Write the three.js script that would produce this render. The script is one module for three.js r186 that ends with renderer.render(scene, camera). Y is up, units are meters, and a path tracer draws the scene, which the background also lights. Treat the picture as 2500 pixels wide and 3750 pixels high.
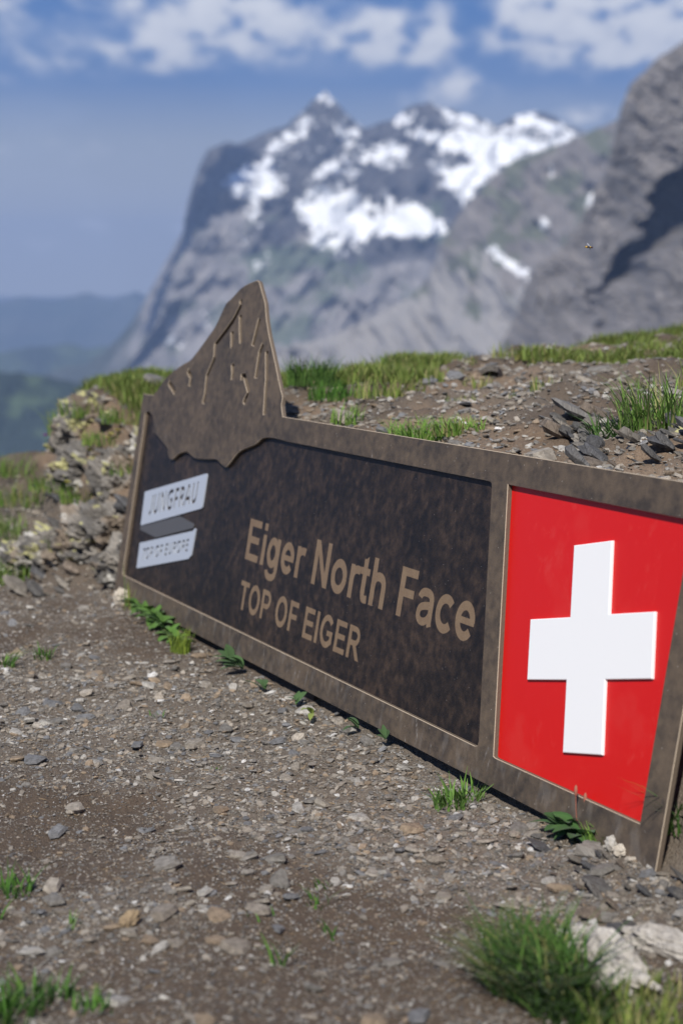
import * as THREE from 'three';
import { mergeGeometries } from 'three/addons/utils/BufferGeometryUtils.js';
import { FontLoader } from 'three/addons/loaders/FontLoader.js';
import { createNoise2D, createNoise3D } from 'simplex-noise';

// ---------------------------------------------------------------- camera, sky, sun, exposure
const scene = new THREE.Scene();
const camera = new THREE.PerspectiveCamera(36.244, 682 / 1024, 0.05, 80000);
camera.filmGauge = 36;                              // 55 mm lens, upright full frame
camera.position.set(0, 1, 0);
camera.rotation.set(-THREE.MathUtils.degToRad(7.841), 0, 0);
camera.focus = 3.45;
camera.userData.fStop = 2.7;
const renderer = new THREE.WebGLRenderer({ antialias: true });
renderer.toneMapping = THREE.LinearToneMapping;
renderer.toneMappingExposure = 1.12;
renderer.shadowMap.enabled = true;
const SUN = new THREE.Vector3(-0.174, 0.724, 0.668).normalize();
const sun = new THREE.DirectionalLight(new THREE.Color(1.0, 0.955, 0.88), 5.0);
sun.position.copy(SUN).multiplyScalar(40);
sun.castShadow = true;
Object.assign(sun.shadow.camera, { left: -9, right: 9, top: 9, bottom: -9, near: 1, far: 90 });
sun.shadow.mapSize.set(4096, 4096);
scene.add(sun, sun.target);
scene.fog = new THREE.FogExp2(new THREE.Color(0.42, 0.60, 1.0), 6.6e-5);

// ---------------------------------------------------------------- helpers
function rngOf(seed) { let a = seed >>> 0; return () => { a = (a + 0x6D2B79F5) | 0; let t = Math.imul(a ^ (a >>> 15), 1 | a); t = (t + Math.imul(t ^ (t >>> 7), 61 | t)) ^ t; return ((t ^ (t >>> 14)) >>> 0) / 4294967296; }; }
const n2 = createNoise2D(rngOf(11)), n3 = createNoise3D(rngOf(12)), n2b = createNoise2D(rngOf(13));
const fbm = (x, y, o = 4, f = n2) => { let s = 0, a = 0.5; for (let i = 0; i < o; i++) { s += a * f(x, y); x = x * 2.03 + 17.1; y = y * 2.03 - 9.3; a *= 0.5; } return s; };
const ridged = (x, y, o = 5) => { let s = 0, a = 0.5; for (let i = 0; i < o; i++) { s += a * (1 - Math.abs(n2b(x, y))); x = x * 2.1 + 5.2; y = y * 2.1 + 1.7; a *= 0.5; } return s; };
const clamp = (x, a = 0, b = 1) => Math.min(b, Math.max(a, x));
const ss = (a, b, t) => { const u = clamp((t - a) / (b - a)); return u * u * (3 - 2 * u); };
const lerp = (a, b, t) => a + (b - a) * t;
const mix3 = (a, b, t) => [lerp(a[0], b[0], t), lerp(a[1], b[1], t), lerp(a[2], b[2], t)];
const names = new Map();
function numbered(n) { const k = names.get(n) ?? 0; names.set(n, k + 1); return k ? `${n}_${String(k).padStart(3, '0')}` : n; }
function shadows(o) { o.castShadow = o.receiveShadow = true; return o; }
function part(name, geo, mat, parent) { const m = shadows(new THREE.Mesh(geo, mat)); m.name = name; parent.add(m); return m; }
function thing(name, label, category, group) { const g = new THREE.Group(); g.name = numbered(name); tag(g, label, category, group); scene.add(g); return g; }
function tag(o, label, category, group) { o.userData.label = label; o.userData.category = category; if (group) o.userData.group = group; return o; }
function one(name, geo, mat, label, category, group) { const m = shadows(new THREE.Mesh(geo, mat)); m.name = numbered(name); tag(m, label, category, group); scene.add(m); return m; }
function structure(name, geo, mat) { const m = shadows(new THREE.Mesh(geo, mat)); m.name = name; m.userData.kind = 'structure'; scene.add(m); return m; }
const srgb = (v) => (v <= 0.0031308 ? 12.92 * v : 1.055 * v ** (1 / 2.4) - 0.055);
function colorTex(w, h, fn, repeat) {             // fn returns linear rgb
  const d = new Uint8Array(w * h * 4);
  for (let j = 0, k = 0; j < h; j++) for (let i = 0; i < w; i++, k += 4) { const c = fn(i, j); for (let q = 0; q < 3; q++) d[k + q] = Math.round(255 * srgb(clamp(c[q]))); d[k + 3] = 255; }
  const t = new THREE.DataTexture(d, w, h); t.colorSpace = THREE.SRGBColorSpace; return texOpts(t, repeat);
}
function greyTex(w, h, fn, repeat) {
  const d = new Uint8Array(w * h * 4);
  for (let j = 0, k = 0; j < h; j++) for (let i = 0; i < w; i++, k += 4) { d[k] = d[k + 1] = d[k + 2] = Math.round(255 * clamp(fn(i, j))); d[k + 3] = 255; }
  return texOpts(new THREE.DataTexture(d, w, h), repeat);
}
function texOpts(t, repeat) { t.magFilter = THREE.LinearFilter; t.minFilter = THREE.LinearMipmapLinearFilter; t.generateMipmaps = true; t.wrapS = t.wrapT = THREE.RepeatWrapping; if (repeat) t.repeat.set(...repeat); t.needsUpdate = true; return t; }
const std = (o) => new THREE.MeshStandardMaterial(o);
const lin = (r, g, b) => new THREE.Color().setRGB(r, g, b);
// noise that repeats after n units in both directions
function tile(n, seed) { const r = rngOf(seed), g = Float32Array.from({ length: n * n }, () => r()); return (x, y) => { const xi = Math.floor(x), yi = Math.floor(y), fx = x - xi, fy = y - yi, u = fx * fx * (3 - 2 * fx), v = fy * fy * (3 - 2 * fy), X0 = ((xi % n) + n) % n, X1 = (X0 + 1) % n, Y0 = ((yi % n) + n) % n, Y1 = (Y0 + 1) % n; return lerp(lerp(g[Y0 * n + X0], g[Y0 * n + X1], u), lerp(g[Y1 * n + X0], g[Y1 * n + X1], u), v); }; }

// ---------------------------------------------------------------- the sky: air and clouds
{
  const w = 4096, h = 2048, data = new Float32Array(w * h * 4);
  const stops = [[-90, .10, .11, .12], [-3, .20, .23, .29], [0, .52, .54, .55], [3, .46, .485, .51], [5.5, .33, .385, .475], [7.5, .125, .225, .45], [10, .06, .17, .43], [15, .046, .138, .38], [30, .036, .108, .32], [55, .028, .088, .265], [90, .024, .072, .23]];
  // clouds: azimuth, elevation, half width, half height in degrees, density
  const cl = [[-12.3, 10.5, 1.5, 1.1, 1.0], [-9.0, 10.3, 2.6, 1.2, .62], [-6.0, 9.6, 1.6, 1.1, .85], [-6.2, 8.6, .9, .6, .5], [-3.4, 10.0, 2.6, 1.3, .95], [-2.2, 9.2, 1.4, .7, .95], [1.2, 9.2, 2.0, 1.0, 1.15], [2.2, 8.6, 2.0, .6, .85], [3.5, 9.4, .55, 1.3, .7], [9.0, 9.4, 3.6, 1.1, 1.3], [6.6, 9.5, 1.6, .9, 1.0], [11.4, 9.1, 2.6, 1.1, 1.1], [7.6, 10.9, 2.0, .8, .9], [4.2, 7.4, 1.2, .5, 1.1], [8.9, 6.3, 1.4, .4, .9], [-8.9, 2.45, .8, .3, .8], [-10.7, 1.75, .7, .4, .85], [-5.9, 2.6, .6, .5, .8], [-11.5, 8.2, 3.0, 1.0, .5], [-7.2, 8.3, 2.2, .8, .55], [-2.5, 8.4, 2.0, .6, .4], [3.2, 6.7, 2.6, .5, .4], [-10, 5.2, 4, .8, .3], [-4.5, 9.0, 1.3, .9, .6], [9.5, 8.2, 2.6, .7, .6]];
  const r = rngOf(77);
  for (let i = 0; i < 190; i++) { const az = 14 + r() * 332, el = 3 + 58 * r() ** 1.6; cl.push([az > 180 ? az - 360 : az, el, 1.5 + 5 * r() * (0.5 + el / 30), .5 + 1.6 * r() * (0.4 + el / 25), .5 + .55 * r()]); }
  for (let i = 0; i < 40; i++) { const az = -15 + 30 * r(), el = 13 + 40 * r(); cl.push([az, el, 1.5 + 4 * r() * (0.5 + el / 30), .6 + 1.6 * r() * (0.4 + el / 25), .5 + .5 * r()]); }
  const buckets = Array.from({ length: 72 }, () => []);
  for (const c of cl) for (let b = 0; b < 72; b++) { let d = Math.abs(c[0] - (b * 5 - 177.5)); d = Math.min(d, 360 - d); if (d < c[2] * 2.2 + 4) buckets[b].push(c); }
  for (let j = 0; j < h; j++) {
    const el = (j + 0.5) / h * 180 - 90; let s = 0; while (s < stops.length - 2 && stops[s + 1][0] < el) s++;
    const a = stops[s], b = stops[s + 1], t = clamp((el - a[0]) / (b[0] - a[0])), base = [lerp(a[1], b[1], t), lerp(a[2], b[2], t), lerp(a[3], b[3], t)];
    for (let i = 0; i < w; i++) {
      // three.js: u = atan2(z, x) / 2pi + 0.5; azimuth 0 looks along -z, positive to the right
      const th = ((i + 0.5) / w - 0.5) * 2 * Math.PI; let az = THREE.MathUtils.radToDeg(th) + 90; if (az > 180) az -= 360;
      let c = base;
      if (el > 0 && el < 75) {
        const bk = buckets[Math.min(71, Math.floor((az + 180) / 5))];
        let den = 0, lit = 0;
        for (const q of bk) { let dx = az - q[0]; if (dx > 180) dx -= 360; if (dx < -180) dx += 360; const X = dx / q[2], Y = (el - q[1]) / q[3], d2 = X * X + Y * Y; if (d2 < 5) { const e = q[4] * Math.exp(-d2 * 1.15); den += e; lit += e * Y; } }
        if (den > 0.02) {
          const sc = 1 / (0.55 + el / 45), n = fbm(az * .34 * sc, el * .8 * sc, 4) + .12 * fbm(az * 1.4 * sc + 40, el * 2.4 * sc, 3, n2b);
          const m = ss(.12, 1.35, den * (.95 + 1.1 * n) + .1 * n);
          const sh = clamp(.62 + .2 * lit / Math.max(den, .05) + .3 * n, .35, 1), wcol = mix3([.42, .46, .57], [.82, .83, .86], sh);
          c = mix3(base, wcol, m * .9);
        }
        const veil = .12 * ss(-.2, .7, fbm(az * .09, el * .35 + 31, 3)) * ss(0, 4, el);
        c = mix3(c, [.55, .6, .7], veil);
      }
      const k = (j * w + i) * 4; data[k] = c[0]; data[k + 1] = c[1]; data[k + 2] = c[2]; data[k + 3] = 1;
    }
  }
  const sky = new THREE.DataTexture(data, w, h, THREE.RGBAFormat, THREE.FloatType);
  sky.mapping = THREE.EquirectangularReflectionMapping; sky.magFilter = THREE.LinearFilter; sky.needsUpdate = true;
  scene.background = sky; scene.environment = sky;
}

// ---------------------------------------------------------------- far mountains (decametres below, metres when built)
const inPoly = (x, y, p) => { let c = false; for (let i = 0, j = p.length - 1; i < p.length; j = i++) if ((p[i][1] > y) !== (p[j][1] > y) && x < (p[j][0] - p[i][0]) * (y - p[i][1]) / (p[j][1] - p[i][1]) + p[i][0]) c = !c; return c; };
const along = (pts, x, k = 0, v = 1) => { if (x <= pts[0][k]) return pts[0][v]; for (let i = 1; i < pts.length; i++) if (x <= pts[i][k]) return lerp(pts[i - 1][v], pts[i][v], (x - pts[i - 1][k]) / (pts[i][k] - pts[i - 1][k])); return pts[pts.length - 1][v]; };
const rockMat = std({ vertexColors: true, roughness: 0.95 });
function massif(name, { ridge, D, base, run, nx, ny, jag, depth, color, back = 1.2 }) {
  const x0 = ridge[0][0] * 10, x1 = ridge[ridge.length - 1][0] * 10, pos = [], col = [], idx = [];
  for (let i = 0; i <= nx; i++) {
    const x = lerp(x0, x1, i / nx), top = along(ridge, x / 10) * 10 + jag * (ridged(x / (jag * 14), 3.3, 4) - .6) * 1.6;
    for (let j = 0; j <= ny; j++) {
      const t = j / ny, y = lerp(base, top, t), z = -D + run * (1 - t) ** 1.3 + depth(x, y, t, top);
      pos.push(x, y, z); col.push(...color(x, y, t, top));
    }
    for (let j = 1; j <= 3; j++) { const t = j / 3; pos.push(x, lerp(top, base, t), -D + depth(x, top, 1, top) - back * (top - base) * t - 30); col.push(.3, .29, .28); }
  }
  const R = ny + 4;
  for (let i = 0; i < nx; i++) for (let j = 0; j < R - 1; j++) { const a = i * R + j, b = a + R; idx.push(a, b, a + 1, b, b + 1, a + 1); }
  const g = new THREE.BufferGeometry(); g.setAttribute('position', new THREE.Float32BufferAttribute(pos, 3)); g.setAttribute('color', new THREE.Float32BufferAttribute(col, 3)); g.setIndex(idx); g.computeVertexNormals();
  return structure(name, g, rockMat);
}
{
  const snowPolys = [
    [[-34,75],[-44,71],[-53,68],[-59,64],[-60,59],[-56,55],[-59,49],[-52,51],[-45,48],[-51,41],[-45,37],[-38,48],[-32,56],[-34,66]],
    [[-20,98],[-16,96],[-25,86],[-31,80],[-42,79],[-35,87],[-29,92]], [[-4,96],[1,95],[8,92],[7,81],[3,80],[-3,88]],
    [[0,75],[10,67],[1,64],[-12,61],[-19,58],[-14,64],[-5,68]],
    [[-21,47],[-11,56],[1,57],[11,53],[19,41],[23,45],[20,54],[29,49],[40,46],[48,40],[53,34],[49,29],[39,31],[32,29],[23,31],[14,30],[3,26],[-9,23],[-15,29],[-18,38]],
    [[-7,21],[3,23],[14,23],[3,20]], [[27,97],[34,99],[40,104],[39,97],[30,92]],
    [[37,94],[49,91],[59,92],[71,89],[79,89],[89,92],[112,86],[137,89],[119,80],[99,77],[84,68],[73,58],[63,48],[57,57],[49,70],[62,70],[72,73],[66,79],[51,79],[48,84]],
    [[13,80],[20,84],[36,83],[31,73],[22,68],[18,74],[11,76]], [[89,94],[96,100],[108,101],[123,95],[135,91],[120,89],[105,91],[93,92]],
    [[52,105],[62,102],[77,98],[84,93],[74,93],[59,98]], [[-13,116],[-5,116],[-4,109],[-12,108]],
    [[-49,33],[-46,32],[-46,29],[-49,29]], [[-41,18],[-37,18],[-37,15],[-40,15]], [[-65,-12],[-63,-10],[-60,-12],[-63,-15]], [[-81,-18],[-77,-18],[-76,-21],[-80,-21]]];
  const edge = [[-100,-25],[-94,-8],[-89,7],[-76,18],[-71,32],[-60,49],[-57,67],[-57,77],[-64,86]];
  const wallFoot = [[-128,-24],[-120,-15],[-108,5],[-98,22],[-89,38],[-87,51],[-84,62],[-80,73],[-75,82],[-69,85]];
  const veg = [[-41,26],[-18,26],[0,17],[9,8],[0,-3],[-16,-15],[-28,-23],[-44,-23],[-47,-3]];
  const gully = [[-75,0],[-83,-3],[-97,-17],[-107,-32],[-110,-38],[-94,-36],[-86,-24],[-78,-12]];
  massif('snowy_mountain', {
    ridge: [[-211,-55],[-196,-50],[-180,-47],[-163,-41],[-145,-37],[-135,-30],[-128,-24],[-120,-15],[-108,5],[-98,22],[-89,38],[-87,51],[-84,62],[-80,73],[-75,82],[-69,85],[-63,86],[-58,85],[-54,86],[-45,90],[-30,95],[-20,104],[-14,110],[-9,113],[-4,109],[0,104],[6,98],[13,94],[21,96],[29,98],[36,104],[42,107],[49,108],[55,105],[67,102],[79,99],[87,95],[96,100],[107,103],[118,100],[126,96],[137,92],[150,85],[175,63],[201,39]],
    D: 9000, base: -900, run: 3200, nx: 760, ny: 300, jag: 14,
    depth: (x, y, t) => {
      const f = ss(0, .08, 1 - t) * .85 + .15;
      let d = f * (380 * (ridged(x / 900 + y / 1500, y / 1900, 6) - .6) + 210 * (ridged(x / 250 - y / 420, y / 520, 6) - .6) + 20 * Math.sin(y / 42 + 2.2 * n2(x / 420, y / 300)) * ss(.2, .5, t));
      const e = along(edge, y / 10, 1, 0) * 10 + 70 * n2(y / 260, 4) + 14 * n2(y / 90, 8);
      // the left wall turns away steeply: from the skyline it comes forward to the buttress edge, then falls back slowly
      const far = along(wallFoot, y / 10, 1, 0) * 10, out = 1.5 * Math.max(0, e - far) * ss(-250, 60, y);
      d += x < e ? out * clamp((x - far) / Math.max(20, e - far)) * (1 + .12 * n2(x / 60, y / 220)) : out * Math.exp(-(x - e) / 900) * (.88 + .12 * Math.exp(-(x - e) / 150));
      if (inPoly(x / 10, y / 10, gully)) d -= 260;
      return d;
    },
    color: (x, y, t, top) => {
      const w = 34 * n2(x / 60, y / 60) + 40 * n2(x / 190, y / 190) + 18 * n2(x / 22, y / 22), v = 30 * n2b(x / 60, y / 40) + 30 * n2b(x / 170, y / 120) + 14 * n2b(x / 20, y / 20);
      const up = ss(150, 260, y + 330 * fbm(x / 480, y / 300, 4) + .25 * x);   // two kinds of rock: pale limestone below a ragged dipping boundary, dark gneiss above whose tone also paints in the left wall's shade
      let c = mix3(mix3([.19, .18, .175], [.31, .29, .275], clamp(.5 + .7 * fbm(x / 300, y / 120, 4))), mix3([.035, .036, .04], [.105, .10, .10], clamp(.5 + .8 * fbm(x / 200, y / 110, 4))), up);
      c = mix3(c, [.12, .115, .11], .5 * ss(.05, .5, fbm(x / 140, y / 420 + 9, 4)));
      if (t < .72) c = mix3(c, [.085, .115, .06], .75 * ss(-.05, .35, fbm(x / 420, y / 300 + 40, 4) + (inPoly((x + w) / 10, (y + v) / 10, veg) ? .35 : -.18)));
      if (y < 0) c = mix3(c, [.02, .034, .015], .85 * ss(-1050, -1250, x + 90 * n2(x / 200, y / 200)));
      const X = (x + w) / 10, Y = (y + v) / 10;
      const which = snowPolys.findIndex((p) => inPoly(X, Y, p)); let sn = which >= 0;
      if (!sn && y > 700 && x > -480 && fbm(x / 90 + 3 + y / 90, y / 60, 4) > .47) sn = true;
      if (sn && ridged(x / 130 + .9 * y / 130, y / 210 + 70, 5) > (which === 7 || which === 4 ? .86 : .785)) sn = false;   // rock ribs and ledges breaking through
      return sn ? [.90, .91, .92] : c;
    },
  });
  const brownSnow = [[[45.8,16.0],[48.8,15.2],[52.3,11.0],[56.9,7.5],[56.1,5.5],[52.0,8.3],[47.3,12.5]], [[67.3,41.8],[69.1,41.8],[68.9,39.2],[67.1,39.2]], [[62.5,24.4],[64.9,24.4],[64.6,21.7],[62.2,21.7]]];
  massif('rocky_ridge', {
    ridge: [[-26,-18],[-20.8,-17],[-3.5,-12.8],[11,-6.3],[22.6,.2],[28.8,5.9],[32.3,17.2],[36.5,23.5],[40,29.2],[44.9,34],[49.1,38.9],[56.1,43.8],[64.6,47.2],[73,50],[81.4,53.5],[89.1,56.9],[96.8,60.4],[114.9,67.2]],
    D: 5200, base: -700, run: 1500, nx: 440, ny: 200, jag: 7,
    depth: (x, y, t) => (ss(0, .08, 1 - t) * .85 + .15) * (230 * (ridged(x / 420 + y / 700, y / 900, 6) - .6) + 70 * (ridged(x / 120, y / 200, 4) - .6)),
    color: (x, y, t) => {
      if (brownSnow.some((p) => inPoly((x + 9 * n2(x / 30, y / 30)) / 10, (y + 9 * n2b(x / 30, y / 30)) / 10, p))) return [.8, .81, .83];
      let c = mix3([.13, .118, .108], [.215, .195, .178], clamp(.5 + .8 * fbm(x / 120 + y / 200, y / 90, 4)));
      c = mix3(c, [.08, .10, .05], .7 * ss(-.05, .25, fbm(x / 200, y / 160 + 4, 5)));
      return mix3(c, [.27, .255, .24], ss(.02, .2, fbm(x / 130 + 8, y / 320, 5) - (y + .1 * x - 110) / 260));   // tongues of pale scree
    },
  });
  const shade = [[48.4,18.8],[44.8,16.7],[43.5,14.8],[42.4,11.0],[40.4,6.9],[37.7,3.9],[35.3,.2],[34.6,-1.1],[38.8,2.0],[42.4,5.4],[46.4,8.4],[60,16],[60,25]];
  massif('rock_flank', {
    ridge: [[22,-13],[24.3,-7.1],[26.6,-2.5],[27.8,1.5],[29.4,4.4],[33.3,7.4],[36.2,11.6],[37.1,15.1],[39.4,17.7],[40.3,21.5],[41.3,25.4],[41.7,28.2],[43,31.4],[45.2,33.6],[47.7,35.8],[50.8,37.7],[59.1,42.4],[71.8,48.6]],
    D: 2400, base: -250, run: 700, nx: 420, ny: 320, jag: 4,
    depth: (x, y, t) => {
      const f = ss(0, .06, 1 - t) * .85 + .15; let d = f * (34 * (ridged(x / 200 + y / 260, y / 420, 7) - .6) + 15 * (((y + .75 * x) / 30 + .8 * n2(x / 60, y / 60) + 90) % 1) ** 2 + 26 * (ridged(x / 62 + .4 * n2(x / 40, y / 40), y / 95, 5) - .6) + 15 * (ridged(x / 21, y / 27, 4) - .6));
      // the dark wall: a deep undercut gash running down to the left
      const X = (x + 9 * n2(x / 40, y / 40)) / 10, Y = (y + 9 * n2b(x / 40, y / 40)) / 10;
      if (inPoly(X, Y, shade)) d -= 190;
      return d;
    },
    color: (x, y, t) => {
      if (inPoly(x / 10, y / 10, [[36.5,15.4],[37.8,15.8],[37.3,13.4],[36.2,13.5]])) return [.8, .81, .83];
      let c = mix3([.105, .10, .099], [.215, .20, .194], clamp(.5 + .9 * fbm((x + y) / 50, (y - x) / 190, 5)));
      c = mix3(c, [.075, .071, .07], .5 * ss(.1, .5, fbm(x / 30, y / 55 + 5, 4)));
      return c;
    },
  });
  massif('far_hills', {
    ridge: [[-853,-30],[-653,-10],[-542,-4],[-487,-10],[-432,-5],[-399,0],[-371,-4],[-344,-1],[-321,5],[-289,-4],[-261,7],[-233,-4],[-200,-10],[-101,-15],[64,-10],[300,-20]],
    D: 20000, base: -1700, run: 6000, nx: 260, ny: 60, jag: 25,
    depth: (x, y, t) => (ss(0, .1, 1 - t) * .8 + .2) * 900 * (ridged(x / 2600, y / 2600, 5) - .6),
    color: (x, y) => mix3([.03, .048, .022], [.075, .085, .055], clamp(.5 + fbm(x / 1500, y / 400, 4))),
  });
  massif('valley_slope', {
    ridge: [[-626,-30],[-426,-39],[-326,-29],[-260,-42],[-240,-39],[-223,-37],[-210,-35],[-194,-39],[-170,-37],[-150,-32],[-110,-39],[-27,-55]],
    D: 12000, base: -1750, run: 5200, nx: 240, ny: 100, jag: 18,
    depth: (x, y, t) => (ss(0, .1, 1 - t) * .8 + .2) * 600 * (ridged(x / 1500, y / 1500, 5) - .6),
    color: (x, y) => mix3([.014, .025, .011], [.06, .085, .035], ss(-.3, .4, fbm(x / 700, y / 220, 5))),
  });
  massif('forest_slope', {
    ridge: [[-260,-15],[-180,-19],[-136.9,-21],[-109.1,-23.4],[-95.2,-24.8],[-81.3,-27.6],[-67.3,-34.5],[-50,-48],[-20,-60]],
    D: 5000, base: -1350, run: 1700, nx: 260, ny: 120, jag: 10,
    depth: (x, y, t) => (ss(0, .1, 1 - t) * .8 + .2) * 260 * (ridged(x / 700, y / 700, 5) - .6),
    color: (x, y) => mix3([.012, .024, .012], [.055, .085, .035], ss(.05, .3, fbm(x / 260, y / 130, 5))),
  });
  // valley floor, out to the horizon
  const g = new THREE.PlaneGeometry(32000, 24000, 128, 96); g.rotateX(-Math.PI / 2); g.translate(-2000, -1500, -11000);
  const p = g.attributes.position, col = [];
  for (let i = 0; i < p.count; i++) { const x = p.getX(i), z = p.getZ(i); p.setY(i, -1500 + 160 * fbm(x / 3000, z / 3000, 4)); col.push(...mix3([.012, .022, .010], [.06, .08, .035], ss(-.3, .4, fbm(x / 900, z / 900, 4)))); }
  g.setAttribute('color', new THREE.Float32BufferAttribute(col, 3)); g.computeVertexNormals();
  structure('valley_floor', g, rockMat);
}

// unseen cloudlike mesh added above the frame to shade the snowy mountain's left wall
{
  const line = new THREE.CatmullRomCurve3([[-860, 1990, -7850], [-870, 1830, -7750], [-960, 1720, -7450], [-1130, 1640, -7150], [-1290, 1580, -6850], [-1400, 1520, -6600]].map((p) => new THREE.Vector3(...p))), U = 110, V = 56, pos = [], idx = [], n = new THREE.Vector3(), b = new THREE.Vector3(), up = new THREE.Vector3(0, 1, 0);
  for (let i = 0; i <= U; i++) { const u = i / U, c = line.getPointAt(u), t = line.getTangentAt(u); n.crossVectors(up, t).normalize(); b.crossVectors(t, n); for (let j = 0; j < V; j++) { const a = j / V * 2 * Math.PI, d = n.clone().multiplyScalar(Math.cos(a)).addScaledVector(b, Math.sin(a)), q = c.clone().addScaledVector(d, 150), R = 195 * Math.sin(Math.PI * clamp(u, .004, .996)) ** .5 * (1 + .38 * n3(q.x / 210, q.y / 210, q.z / 210) + .2 * n3(q.x / 80, q.y / 80, q.z / 80) + .1 * n3(q.x / 35, q.y / 35, q.z / 35)); c.toArray(pos, pos.length); pos.splice(-3, 3, c.x + d.x * R, c.y + d.y * R * .8, c.z + d.z * R); } }
  for (let i = 0; i < U; i++) for (let j = 0; j < V; j++) { const k = (j + 1) % V, a = i * V + j, e = i * V + k; idx.push(a, e, a + V, e, e + V, a + V); }
  const g = new THREE.BufferGeometry(); g.setAttribute('position', new THREE.Float32BufferAttribute(pos, 3)); g.setIndex(idx); g.computeVertexNormals();
  one('added_cloud', g, std({ color: lin(.9, .9, .9), roughness: 1 }), 'cloudlike sun blocker added out of view to shade the left wall of the snowy mountain', 'added_cloud');
}

// ---------------------------------------------------------------- the ground round the sign
const P0 = new THREE.Vector3(-0.75476, 0, -5.21809), DX = new THREE.Vector3(0.45022, 0, 0.89292), DU = new THREE.Vector3(0.155815, 0.984657, -0.078564), DN = new THREE.Vector3(-0.879216, 0.174501, 0.443315);
const qOf = (x, z) => (x - P0.x) * .893 - (z - P0.z) * .45, sOf = (x, z) => (x - P0.x) * .45 + (z - P0.z) * .893;
function groundY(x, z, fine = true) {
  const q = qOf(x, z), s = sOf(x, z), left = ss(0, .4, -s), r = Math.hypot(x, z);
  let yr = -.03 + ss(.02, .26, q) * .65;
  if (q > .26) yr += .09 * (1 - Math.exp(-(q - .26) / .5)) + .062 * (Math.min(q, 6) - .26);
  if (r > 7.2 && q > .1) yr -= .35 * (r - 7.2) ** 1.3;
  const q2 = (x + .75) * .707 - (z + 5.2) * .707;
  let yl = -.03 + ss(-.05, .62, q2) * (.66 - .27 * ss(1, 1.2, -x));
  if (r > 6.75) yl -= .5 * (r - 6.75) ** 1.2;
  let y = lerp(yr, yl, left);
  y += .03 * ss(2.35, 2.9, s) * ss(.25, 0, Math.abs(q)) + .018 * ss(.9, .0, s) * ss(.3, 0, Math.abs(q)) * ss(-.4, 0, s);   // soil banked against both ends
  const near = clamp(.25 + Math.abs(q) * 3, 0, 1);
  y += near * (.016 * n2(x * 1.6, z * 1.6) + .009 * n2(x * 4.3 + 7, z * 4.3) * (1 + 1.4 * ss(.2, .6, q)));
  if (x < -1.7) y -= .25 * (-1.7 - x) ** 1.5 * ss(4, 6, -z);
  if (fine) y += .0045 * n2(x * 13, z * 13) + .0022 * n2b(x * 31, z * 31) + .018 * ss(.1, .5, q) * n2b(x * 6, z * 6);
  return Math.max(y, -1400);
}
// 1 is gravelly, 0 bare brown soil; trodden bare patches and gravel spreads where they lie on the path
const bare = [[-.95, -4.75, .5], [-.55, -2.95, .42], [-.75, -2.75, .4], [-.2, -2.72, .3], [.1, -2.45, .3], [-.05, -2.15, .35], [.22, -2.3, .28], [.3, -3.02, .16], [-.3, -2.2, .25]], stony = [[-.6, -3.95, .5], [-.12, -3.45, .4], [0, -3.1, .35], [-.85, -3.8, .5], [.15, -2.75, .3], [.38, -2.65, .22], [-.35, -2.5, .25], [-.5, -5.0, .3]];
function soilTone(x, z) { let t = fbm(x * .9 + 3.7, z * .9 + 1.2, 4) * .7 + .3 * fbm(x * 4, z * 4, 3, n2b); for (const [a, b, r] of bare) t -= .36 * Math.exp(-((x - a) ** 2 + (z - b) ** 2) / (r * r)); for (const [a, b, r] of stony) t += .5 * Math.exp(-((x - a) ** 2 + (z - b) ** 2) / (r * r)); return ss(-.3, .4, t); }
function line(from, to, inner0, inner1, step, grow = 1.16) { const a = []; for (let v = inner0; v <= inner1 + 1e-6; v += step) a.push(v); let d = step, v = inner1; while (v < to) { d *= grow; v += d; a.push(Math.min(v, to)); } d = step; v = inner0; while (v > from) { d *= grow; v -= d; a.unshift(Math.max(v, from)); } return a; }
const soilTile = [tile(16, 1), tile(64, 2), tile(256, 3), tile(512, 4)];
const sn = (i, j, n, k) => soilTile[k](i / 1024 * n, j / 1024 * n);
const soilMap = colorTex(1024, 1024, (i, j) => {
  const a = sn(i, j, 16, 0), b = sn(i, j, 64, 1), c = sn(i, j, 256, 2), d = soilTile[3](i / 2 + 171.3, j / 2 + 67.7), v = .35 * a + .3 * b + .35 * c;
  let col = mix3([.55, .50, .45], [.95, .93, .90], v);
  if (d > .8) col = mix3(col, [1, .98, .94], .6); else if (d < .2) col = mix3(col, [.46, .34, .26], .7);   // pale quartz grains and dark peat crumbs
  return col;
});
const soilBump = greyTex(1024, 1024, (i, j) => .25 * sn(i, j, 64, 1) + .35 * sn(i, j, 256, 2) + .4 * sn(i, j, 512, 3));
let ground;
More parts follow.
